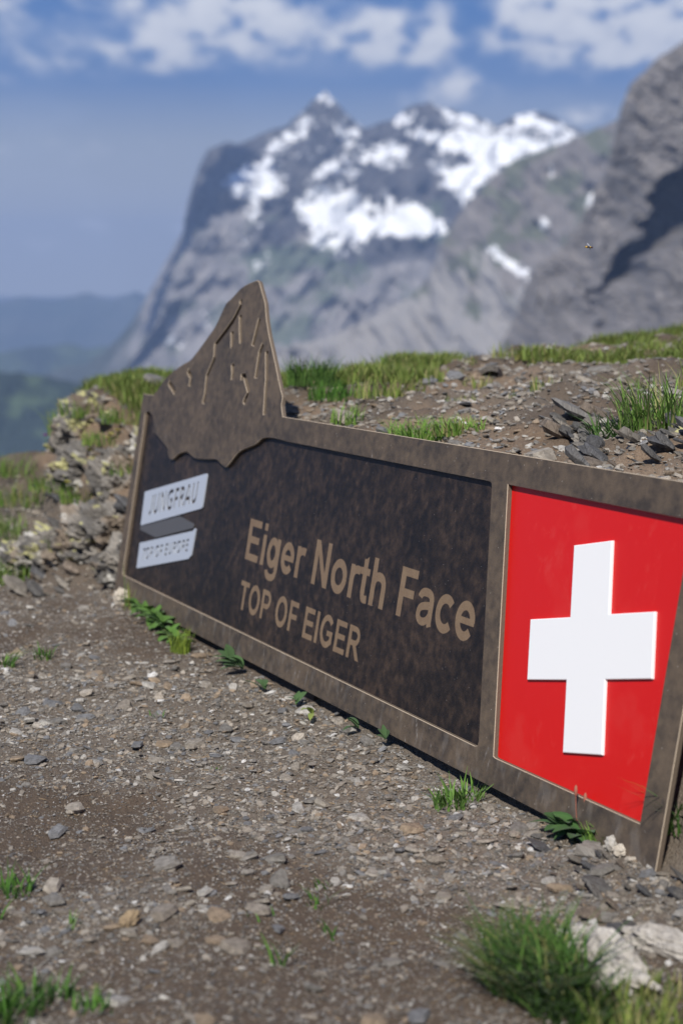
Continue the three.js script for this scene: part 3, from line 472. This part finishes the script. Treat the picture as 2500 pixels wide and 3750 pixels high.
function leaf(len, wid, c, fold = .25, bend = .35) {   // along +x from the origin
  const pos = [], col = [], idx = [], S = 6;
  for (let s = 0; s <= S; s++) { const t = s / S, w = wid * Math.sin(Math.PI * Math.min(1, t * .93 + .05)) ** .8, y = len * (.45 * t - bend * t * t); pos.push(len * t, y + fold * w, -w, len * t, y, 0, len * t, y + fold * w, w); for (let k = 0; k < 3; k++) col.push(...c); }
  for (let s = 0; s < S; s++) for (let k = 0; k < 2; k++) { const a = s * 3 + k; idx.push(a, a + 1, a + 3, a + 1, a + 4, a + 3); }
  const g = new THREE.BufferGeometry(); g.setAttribute('position', new THREE.Float32BufferAttribute(pos, 3)); g.setAttribute('color', new THREE.Float32BufferAttribute(col, 3)); g.setIndex(idx); g.computeVertexNormals(); return g;
}
let seed = 1000;
function tuft(x, z, n, h, spread, label, group, o = {}, lift = 0) { const m = one('grass_tuft', blades(seed++, n, h, spread, o), bladeMat, label, 'grass', group); m.position.set(x, groundY(x, z) + lift, z); m.rotation.y = seed % 7; return m; }
function sprig(x, z, n, len, label, group, tone = [.06, .14, .03], lift = 0, dir) {
  const g = thing('leafy_plant', label, 'plant', group), r = rngOf(seed++); g.position.set(x, groundY(x, z) + lift, z);
  for (let i = 0; i < n; i++) { const k = .75 + .6 * r(), m = part('leaf', leaf(len * (.6 + .6 * r()), len * (.14 + .1 * r()), tone.map((v) => v * k), .2 + .2 * r(), .2 + .3 * r()), bladeMat, g); m.rotation.set((r() - .5) * .5, dir === undefined ? i / n * 6.283 + r() : dir + (r() - .5) * 2.2, (r() - .3) * .9); m.position.y = .004 + .012 * r(); }
  return g;
}
const dry = [[.26, .20, .09], [.20, .19, .06], [.10, .16, .03]], lush = [[.045, .12, .014], [.07, .17, .022], [.035, .09, .012], [.10, .20, .03]], olive = [[.12, .17, .03], [.18, .21, .05], [.08, .13, .025], [.26, .24, .10]];
// on the path
tuft(.29, -2.2, 900, .10, .075, 'thick bright green grass tuft beside the pale rocks', null, { tones: [...lush.map((c) => c.map((v) => v * .66)), [.17, .17, .06]], lean: 1.15, w: .0025, out: .35 });
tuft(.33, -2.12, 260, .075, .06, 'low grass spilling from the thick tuft towards the rocks', null, { tones: lush.map((c) => c.map((v) => v * .66)), lean: 1.1 });
for (const [x, z, n, h, s] of [[.413, -2.14, 70, .06, .05], [.48, -2.19, 60, .05, .05], [.45, -2.08, 90, .06, .06], [.385, -2.06, 90, .07, .05]]) tuft(x, z, n, h, s, 'sparse grass growing among the pale rocks', 'sparse grass among the pale rocks', { tones: olive });
for (const [x, z, n, h, s] of [[-.565, -2.6, 45, .045, .03], [-.595, -2.52, 35, .04, .025], [-.465, -2.19, 60, .05, .04], [-.48, -2.13, 70, .055, .045], [-.423, -2.21, 25, .035, .02], [-.362, -2.15, 26, .03, .03], [-.098, -2.32, 14, .05, .012], [-.04, -2.565, 12, .03, .02], [-.034, -2.66, 9, .022, .015], [-.857, -4.4, 36, .04, .03], [-.943, -4.28, 40, .055, .03], [-.449, -2.47, 12, .03, .02], [-.281, -3.32, 8, .018, .015], [-.455, -3.75, 10, .018, .02], [-.02, -2.46, 8, .025, .012], [-.14, -2.5, 8, .014, .03]]) tuft(x, z, n, h, s, 'small grass tuft sprouting from the gravel path', 'small grass tufts on the gravel path', { tones: lush, lean: 1.0 });
tuft(.219, -3.06, 60, .06, .035, 'grass clump leaning out from the lower rail below the panel corner', null, { tones: [[.09, .19, .03], [.13, .24, .05], [.06, .13, .025]], lean: 1.1, w: .003 });
tuft(.262, -3.12, 46, .055, .03, 'grass clump touching the lower rail with a pale seed head', null, { tones: [[.10, .20, .03], [.15, .25, .06]], lean: .9, w: .003 });
tuft(-.469, -4.46, 150, .075, .03, 'yellow green fine grass clump beside the lower rail', null, { tones: [[.17, .24, .03], [.22, .28, .04], [.12, .18, .03]], lean: .45, w: .0016 });
tuft(-.7, -5.05, 12, .14, .02, 'long thin grass stems in front of the lower left frame corner', null, { tones: olive, lean: .5, w: .0018 });
for (const [x, z, n, l] of [[-.485, -4.56, 18, .055], [-.52, -4.65, 20, .06], [-.555, -4.75, 22, .058], [-.59, -4.84, 20, .062], [-.625, -4.94, 20, .058], [-.66, -5.03, 18, .056], [-.69, -5.11, 16, .05]]) sprig(x, z, n, l, 'leafy green plant along the lower rail at the plates end', 'leafy plants along the lower rail', [.085, .18, .03]);
for (const [x, z, n, l, d] of [[-.305, -4.3, 10, .055, 2.6], [-.27, -4.2, 7, .058, 3.2], [-.2, -3.99, 5, .052, 2.4], [-.115, -3.86, 4, .045, 2.0], [.04, -3.6, 5, .042, 3], [.1, -3.47, 4, .036, 2.4]]) sprig(x, z, n, l, 'small broad leaved sprig creeping out from under the sign', 'sprigs creeping from under the sign', [.06, .12, .04], .01, d);
sprig(-.072, -3.74, 3, .042, 'pale yellow green sprig with rounded leaves under the sign', null, [.24, .30, .07], .015, 3.6);
sprig(.448, -2.83, 20, .066, 'broad leaved plant with reddish stalks below the flag panel', null, [.05, .12, .03]);
sprig(.42, -2.86, 14, .055, 'dark leaved plant beside the reddish stalked plant', null, [.04, .095, .025]);
tuft(.475, -2.79, 70, .04, .03, 'short bright grass between the leaved plant and the stones', null, { tones: [[.11, .22, .03], [.16, .28, .05]] });
{ const st = thing('flower_stalk', 'two reddish flower stalks rising from the leaved plant', 'flower stalk'); st.position.set(.452, groundY(.452, -2.85), -2.85); const m = std({ color: lin(.34, .13, .085), roughness: .9 }); for (const [dx, h] of [[-.012, .085], [.006, .07]]) { const p = part('stalk', new THREE.TubeGeometry(new THREE.CatmullRomCurve3([new THREE.Vector3(dx * .3, 0, 0), new THREE.Vector3(dx * .8, h * .5, .003), new THREE.Vector3(dx, h, .008)]), 8, .0011, 5), m, st); part('seed_head', new THREE.LatheGeometry([[0, 0], [.003, .004], [.0036, .012], [.0026, .02], [0, .024]].map((v) => new THREE.Vector2(...v)), 7).translate(dx, h - .006, .008), m, p); } }
tuft(.6, -2.68, 26, .12, .025, 'long green grass blades at the right end of the sign', null, { tones: lush, lean: 1.2, w: .0022 }, 0);
// on the bank behind the sign
tuft(-.1, -5.15, 300, .10, .08, 'leafy grass clump growing beside the mountain cutout', null, { tones: [[.085, .17, .03], [.12, .22, .05], [.06, .12, .03]], lean: .6 });
tuft(-.03, -4.98, 160, .07, .08, 'short grass at the foot of the leafy clump', null, { tones: lush });
tuft(.014, -4.49, 90, .06, .05, 'small spiky grass tuft behind the top rail', null, { tones: [[.11, .2, .03], [.15, .24, .05]] });
tuft(.2, -4.12, 260, .06, .085, 'wide flat grass tuft resting on the top rail', null, { tones: [[.12, .22, .03], [.16, .26, .05], [.08, .16, .025]], lean: 1.0 });
tuft(.3, -4.0, 200, .05, .07, 'low grass tuft at the end of the wide flat tuft', null, { tones: [[.12, .22, .03], [.16, .26, .05], [.24, .22, .09]], lean: 1.0 });
tuft(.73, -3.6, 260, .15, .09, 'tall spreading grass tuft on the slate outcrop above the flag panel', null, { tones: [[.10, .19, .03], [.15, .24, .05], [.07, .13, .025], [.25, .24, .10]], lean: .8 });
tuft(.66, -3.66, 150, .09, .08, 'dark green low plants below the tall spreading tuft', null, { tones: [[.05, .11, .025], [.07, .14, .03]], lean: .9, w: .004 });
for (const [x, z, n, h, s] of [[.187, -4.94, 90, .06, .08], [.304, -5.07, 100, .06, .1], [.113, -4.72, 110, .06, .08], [-.036, -5.42, 200, .09, .12], [.42, -4.9, 40, .05, .05], [.6, -4.6, 40, .05, .05], [.5, -4.35, 26, .04, .04], [.85, -4.5, 40, .05, .06], [.35, -4.55, 70, .04, .06], [.05, -5.2, 120, .06, .1], [.62, -5.6, 60, .06, .1], [.95, -4.1, 120, .1, .07], [.2, -5.5, 130, .07, .12]]) tuft(x, z, n, h, s, 'short grass tuft on the stony bank behind the sign', 'grass tufts on the bank behind the sign', { tones: olive });
// grass on the crest and on the left slope: nobody could count it
{
  const r = rngOf(900), base = [blades(700, 22, .045, .042, { tones: [...olive, [.10, .165, .03], [.14, .19, .045], [.22, .20, .08]], w: .0026 })], spots = [[]];
  const ok = (x, z) => { const q = qOf(x, z), rr = Math.hypot(x, z); return q > .3 && rr > 5.2 && rr < 8.2 && fbm(x * 1.1 + 2, z * 1.1, 3) + .55 * fbm(x * 5 + 2, z * 5, 3) + .42 * ss(5.9, 6.9, rr) + .28 * ss(.7, -.4, x) > .2; };
  for (let n = 0; n < 44000; n++) { const z = -5 - 3.2 * r(), x = (r() * 2 - 1) * (.24 * -z + .4); if (ok(x, z) && sOf(x, z) > -1.9) spots[0].push([x, z, .6 + .8 * r()]); }
  base.forEach((g, i) => { const im = shadows(new THREE.InstancedMesh(g, bladeMat, spots[i].length)); im.name = numbered('meadow_grass'); im.userData.kind = 'stuff'; tag(im, 'short alpine grass covering the crest behind the sign', 'grass'); spots[i].forEach(([x, z, s], k) => im.setMatrixAt(k, fill.compose(new THREE.Vector3(x, groundY(x, z), z), qn.setFromEuler(eu.set(0, r() * 6.28, 0)), new THREE.Vector3(s, s, s)))); scene.add(im); });
}
for (const [x, z, n, h, s] of [[-1.2, -5.85, 260, .10, .13], [-1.08, -5.95, 200, .08, .12], [-1.25, -6.15, 240, .09, .13], [-1.36, -6.4, 220, .09, .14], [-1.3, -6.05, 200, .08, .13], [-1.0, -6.1, 160, .08, .1], [-.84, -5.93, 160, .07, .09], [-.8, -6.2, 200, .08, .12], [-.72, -6.4, 220, .08, .12], [-1.22, -5.62, 160, .1, .09], [-1.28, -5.5, 140, .1, .08], [-1.12, -6.4, 200, .13, .08], [-.9, -5.9, 150, .06, .08], [-.98, -5.78, 140, .07, .07], [-.8, -5.72, 110, .06, .06], [-1.02, -5.66, 120, .07, .07]]) tuft(x, z, n, h, s, 'grassy cushion on the slope left of the sign', 'grass cushions on the slope left of the sign', { tones: [[.10, .18, .03], [.15, .23, .045], [.22, .23, .07], [.07, .13, .025]] });
// dry straw and root fibres on the soil
{
  const r = rngOf(61), g = blades(62, 1, .03, 0, { w: .0005, lean: .3, tones: [[1, 1, 1]] }), list = []; g.rotateX(Math.PI / 2 - .1);
  for (let n = 0; n < 3200; n++) { const z = -1.8 - 4 * r(), x = (r() * 2 - 1) * (.225 * -z + .2); if (qOf(x, z) < 0) list.push([x, z]); }
  const im = shadows(new THREE.InstancedMesh(g, std({ color: 0xffffff, roughness: 1 }), list.length)); im.name = 'straw'; im.userData.kind = 'stuff'; const c = new THREE.Color();
  list.forEach(([x, z], i) => { im.setMatrixAt(i, fill.compose(new THREE.Vector3(x, groundY(x, z) + .003, z), qn.setFromEuler(eu.set((r() - .5) * .3, r() * 6.28, 0, 'YXZ')), new THREE.Vector3(1, 1, 1).multiplyScalar(.4 + .9 * r()))); const k = .5 + .9 * r(); im.setColorAt(i, c.setRGB(.24 * k, .17 * k, .095 * k)); });
  eu.order = 'XYZ'; ground.add(im);
}

// ---------------------------------------------------------------- rocks and outcrops
const lichenMap = colorTex(512, 512, (() => { const a = tile(8, 51), b = tile(32, 52), c = tile(128, 53); return (i, j) => { const v = .4 * a(i / 64, j / 64) + .35 * b(i / 16, j / 16) + .25 * c(i / 4, j / 4), y = .5 * b(i / 16 + 9, j / 16 + 3) + .5 * a(i / 64 + 3, j / 64 + 5); let q = mix3([.12, .115, .11], [.42, .385, .33], clamp((v - .2) * 1.7)); if (y > .66) q = mix3(q, [.50, .48, .20], .75); else if (y < .28) q = mix3(q, [.05, .048, .045], .7); return q; }; })());
const lichenMat = std({ map: lichenMap, bumpMap: stoneBump, bumpScale: .012, roughness: .95 });
const slateMats = [[.14, .135, .13], [.19, .18, .168], [.25, .225, .19], [.115, .115, .12], [.23, .185, .145]].map((c) => std({ color: lin(...c.map((v) => v * 1.25)), map: stoneMap, bumpMap: stoneBump, bumpScale: .006, roughness: .92 }));
const slabGeos = Array.from({ length: 10 }, (_, i) => chip(300 + i, .09 + .02 * i, 9 + (i % 3), .5 + .03 * i));
function boulder(sd, sx, sy, sz, rough = .35) {
  const g = new THREE.IcosahedronGeometry(1, 9), p = g.attributes.position, v = new THREE.Vector3();
  for (let i = 0; i < p.count; i++) { v.fromBufferAttribute(p, i).normalize(); const q = .5 * n3(v.x * 1.1 + sd, v.y * 1.1, v.z * 1.1) + .28 * n3(v.x * 2.6, v.y * 2.6 + sd, v.z * 2.6) + .3 * Math.abs(n3(v.x * 4 + sd, v.y * 4, v.z * 4)) - .12 + .1 * n3(v.x * 9, v.y * 9 + sd, v.z * 9); v.multiplyScalar(1 + rough * q); v.x = Math.sign(v.x) * Math.abs(v.x) ** .85; v.z = Math.sign(v.z) * Math.abs(v.z) ** .85; p.setXYZ(i, v.x * sx, v.y * sy, v.z * sz); }
  const uv = []; for (let i = 0; i < p.count; i++) uv.push(p.getX(i) * 2.4 + p.getY(i), p.getZ(i) * 2.4 + p.getY(i) * 1.7); g.setAttribute('uv', new THREE.Float32BufferAttribute(uv, 2)); g.computeVertexNormals(); return g;
}
// a block of bedrock split into thin beds: each bed ends a little farther in or out and has its own tone
const bedMat = std({ vertexColors: true, map: stoneMap, bumpMap: stoneBump, bumpScale: .008, roughness: .95 });
const bedNormal = new THREE.Vector3(.56, .80, .22).normalize();
function bedrock(sd, sx, sy, sz, bed = .022, lichen = .3) {
  const g = new THREE.IcosahedronGeometry(1, 34), p = g.attributes.position, v = new THREE.Vector3(), col = [], uv = [], h = (k) => { const t = Math.sin(k * 127.1 + sd * 311.7) * 43758.5; return t - Math.floor(t); };
  for (let i = 0; i < p.count; i++) {
    v.fromBufferAttribute(p, i).normalize(); const q = .5 * n3(v.x * 1.2 + sd, v.y * 1.2, v.z * 1.2) + .3 * n3(v.x * 2.8, v.y * 2.8 + sd, v.z * 2.8) + .14 * n3(v.x * 7, v.y * 7, v.z * 7 + sd);
    v.multiplyScalar(1 + .42 * q); v.set(v.x * sx, v.y * sy, v.z * sz);
    const b = v.dot(bedNormal) / bed + 1.1 * n3(v.x * 4, v.y * 4, v.z * 4 + sd) + .35 * n3(v.x * 15, v.y * 15, v.z * 15), k = Math.floor(b), f = b - k, seam = ss(0, .16, f) * ss(0, .16, 1 - f);
    const out = bed * (1.3 * (h(k) - .5) * 2 * (.6 + .6 * n3(v.x * 9, v.y * 9 + k, v.z * 9)) - .7 * (1 - seam)), a = v.dot(bedNormal), rad = v.clone().addScaledVector(bedNormal, -a).normalize(); v.addScaledVector(rad, out);
    p.setXYZ(i, v.x, v.y, v.z); uv.push((v.x + v.y) * 3, (v.z + v.y * .6) * 3);
    let c = mix3([.115, .11, .105], [.30, .275, .24], h(k + 40)); c = mix3(c, [.29, .21, .135], .5 * ss(.2, .6, n3(v.x * 6 + 3, v.y * 6, v.z * 6)));
    if (n3(v.x * 11 + sd, v.y * 11, v.z * 11) + .5 * n3(v.x * 30, v.y * 30, v.z * 30) > 1.0 - lichen * 2) c = mix3(c, n3(v.x * 5, v.y * 5 + 9, v.z * 5) > .1 ? [.55, .53, .24] : [.60, .58, .53], .8);
    col.push(...c);
  }
  g.setAttribute('color', new THREE.Float32BufferAttribute(col, 3)); g.setAttribute('uv', new THREE.Float32BufferAttribute(uv, 2)); g.computeVertexNormals(); return g;
}
function outcrop(label, list, s0, count, place, sizes) {
  const o = thing('slate_outcrop', label, 'rock outcrop'), r = rngOf(s0);
  list.forEach(([x, y, z, sx, sy, sz, lichen = .3], i) => { const b = part('bedrock', bedrock(s0 % 97 + i * 1.7, sx, sy, sz, .016 + .012 * (i % 3) / 2, lichen), bedMat, o); b.position.set(x, y, z); });
  for (let i = 0; i < count; i++) {
    const p = place(r); if (!p) continue; const [x, z, up] = p, s = sizes[0] + (sizes[1] - sizes[0]) * r() ** 2.2, m = part('slab', slabGeos[Math.floor(r() * 10)], slateMats[Math.floor(r() * 5)], o);
    m.position.set(x, groundY(x, z) + up, z); m.rotation.set(.12 + (r() - .5) * .4, (r() - .5) * 1.6, -.52 + (r() - .5) * .5, 'ZXY'); m.scale.set(s, s * (.6 + .4 * r()), s);
  }
  return o;
}
outcrop('slate outcrop of tilted layers beside the plates end of the sign', [[-.99, .47, -6.16, .15, .15, .15, .3], [-.84, .47, -6.12, .17, .14, .16, .32], [-.93, .33, -5.98, .17, .12, .15, .28], [-.80, .27, -5.82, .16, .16, .16, .2], [-.84, .12, -5.62, .19, .13, .14, .1], [-.72, .06, -5.42, .13, .12, .12, .1], [-1.06, .05, -5.72, .14, .10, .12, .3], [-1.2, .01, -5.74, .10, .08, .1, .3], [-.7, .38, -5.78, .1, .14, .1, .35]], 5000, 80,
  (r) => { const x = -1.14 + .5 * r(), z = -5.28 - .8 * r(); return [x, z, .0 + .03 * r()]; }, [.03, .13]);
outcrop('low slate outcrop with a tall grass tuft above the flag panel', [[.70, .665, -3.72, .09, .055, .07, .2], [.6, .645, -3.66, .07, .04, .06, .15], [.78, .65, -3.5, .09, .05, .07, .1], [.66, .63, -3.45, .07, .035, .05, .05]], 5200, 110, (r) => [.5 + .45 * r(), -3.25 - .65 * r(), .005 + .02 * r()], [.03, .12]);
outcrop('broken slate pieces at the right end of the sign', [], 5400, 60, (r) => { const z = -2.40 - .42 * r(), x = .36 + .3 * r() + .12 * (z + 2.8); return qOf(x, z) > -.02 && sOf(x, z) < 2.93 ? null : [x, z, .004 + .008 * r()]; }, [.02, .075]);
const rock = (name, label, g, m, x, z, up, rx, ry, rz) => { const o = one(name, g, m, label, 'rock'); o.position.set(x, groundY(x, z) + up, z); o.rotation.set(rx, ry, rz); return o; };
const quartz = std({ color: lin(.62, .56, .47), map: stoneMap, bumpMap: stoneBump, bumpScale: .004, roughness: .75 });
rock('quartz_stone', 'small cream quartz stone at the foot of the flag frame', boulder(3, .014, .010, .012, .5), quartz, .505, -2.722, .012, .3, .4, .2);
rock('grey_stone', 'pale grey angular stone touching the cream quartz stone', boulder(4, .014, .013, .011, .4), stoneMats[5], .492, -2.745, .014, .3, 1.4, .5);
rock('flat_rock', 'flat grey rock below the broad leaved plant', new THREE.BufferGeometry().copy(chip(910, .34, 9, .7)).scale(.075, .06, .075), stoneMats[0], .455, -2.745, .006, .05, .6, -.05);
const paleMat = std({ color: lin(.46, .43, .39), map: stoneMap, bumpMap: stoneBump, bumpScale: .01, roughness: .95 });
rock('pale_rock', 'large pale lichened rock beside the thick grass tuft', boulder(7, .042, .04, .085, .6), paleMat, .405, -2.27, .01, .2, .5, .1);
rock('pale_rock', 'smaller whitish rock behind the large lichened rock', boulder(8, .028, .02, .03, .5), paleMat, .37, -2.38, .008, .1, 1.2, .1);
rock('pale_rock', 'long pale rock slanting out from the bank near the lichened rock', boulder(9, .075, .022, .03, .45), paleMat, .52, -2.36, .012, 0, -.5, -.12);
rock('white_stone', 'white stone at the rounded lower corner of the frame', boulder(12, .024, .03, .02, .4), quartz, -.735, -5.13, .02, 0, .3, 0);
rock('tan_stone', 'rusty tan stone lying alone on the dark soil', boulder(14, .018, .012, .012, .5), std({ color: lin(.36, .27, .165), map: stoneMap, bumpMap: stoneBump, bumpScale: .004, roughness: .9 }), -.345, -2.44, .01, .2, .9, .3);

// ---------------------------------------------------------------- flowers
function flower(x, y, z, size, c, label, group) {
  const f = thing('wild_flower', label, 'flower', group), m = leafMat(c, .3), r = rngOf(seed++); f.position.set(x, y, z);
  part('stem', new THREE.CylinderGeometry(.0012, .0015, .05, 5).translate(0, -.026, 0), std({ color: lin(.07, .13, .03), roughness: .9 }), f);
  for (let i = 0; i < 6; i++) { const p = part('petal', leaf(size, size * .42, c, .15, .1), bladeMat, f); p.rotation.set(0, i * 1.047 + r() * .3, .1 + .3 * r()); }
}
for (const [x, y, z] of [[-.80, .62, -6.02], [-.84, .50, -5.86], [-.865, .485, -5.86], [-.88, .47, -5.88], [-.95, .42, -5.9], [-.99, .40, -5.94], [-1.02, .31, -5.8]]) flower(x, y, z, .016, [.62, .58, .16], 'pale yellow alpine flower on the slate outcrop', 'pale yellow flowers on the outcrop');
flower(-1.155, .46, -6.1, .014, [.42, .06, .45], 'single magenta flower on the grass clump beside the outcrop');
flower(-1.19, .27, -6.0, .013, [.06, .12, .65], 'single blue flower in the grass left of the outcrop');

// ---------------------------------------------------------------- the insect in the air
{
  const fly = thing('hoverfly', 'small black and yellow striped hoverfly in flight', 'insect'); fly.position.set(.537, 1.1064, -3.4467); fly.rotation.set(.25, -.15, -.08);
  const prof = [[0, -.0088], [.0010, -.0086], [.0019, -.0072], [.0023, -.005], [.0022, -.003], [.0015, -.0008], [.0013, 0], [.0021, .0014], [.0023, .003], [.0018, .0046], [.0010, .0052], [.0018, .006], [.0021, .0068], [.0015, .0079], [0, .0083]];
  const g = new THREE.LatheGeometry(prof.map((p) => new THREE.Vector2(...p)), 16); g.rotateZ(-Math.PI / 2);
  const p = g.attributes.position, col = []; for (let i = 0; i < p.count; i++) { const x = p.getX(i), yel = (x > -.0076 && x < -.0066) || (x > -.0052 && x < -.0042) || (x > -.003 && x < -.0018) || (x > .002 && x < .0034 && p.getY(i) > .0008); col.push(...(yel ? [.6, .36, .04] : [.03, .018, .012])); }
  g.setAttribute('color', new THREE.Float32BufferAttribute(col, 3)); part('body', g, std({ vertexColors: true, roughness: .4 }), fly);
  const wm = new THREE.MeshPhysicalMaterial({ color: lin(.75, .75, .78), transmission: .7, roughness: .25, thickness: 0, side: THREE.DoubleSide });
  for (const s of [-1, 1]) { const w = new THREE.Shape(); w.moveTo(0, 0); w.bezierCurveTo(-.001, .003, -.0035, .008, -.006, .0095); w.bezierCurveTo(-.0075, .008, -.005, .002, 0, 0); const m = part('wing', new THREE.ShapeGeometry(w, 8), wm, fly); m.position.set(.0022, .0018, s * .0014); m.rotation.set(s * 1.0, 0, s > 0 ? .9 : .1); }
  for (const s of [-1, 1]) { part('eye', new THREE.SphereGeometry(.0013, 10, 8).scale(.8, 1, .7).translate(.0072, .0005, s * .0014), std({ color: lin(.12, .03, .02), roughness: .3 }), fly); for (const x of [.001, .0026, .004]) part('leg', new THREE.CylinderGeometry(.00018, .00015, .004, 5).translate(x, -.0034, s * .0012), std({ color: lin(.05, .035, .02) }), fly); }
}

scene.traverse((o) => { if (o.isMesh) o.castShadow = o.receiveShadow = true; });
renderer.render(scene, camera);
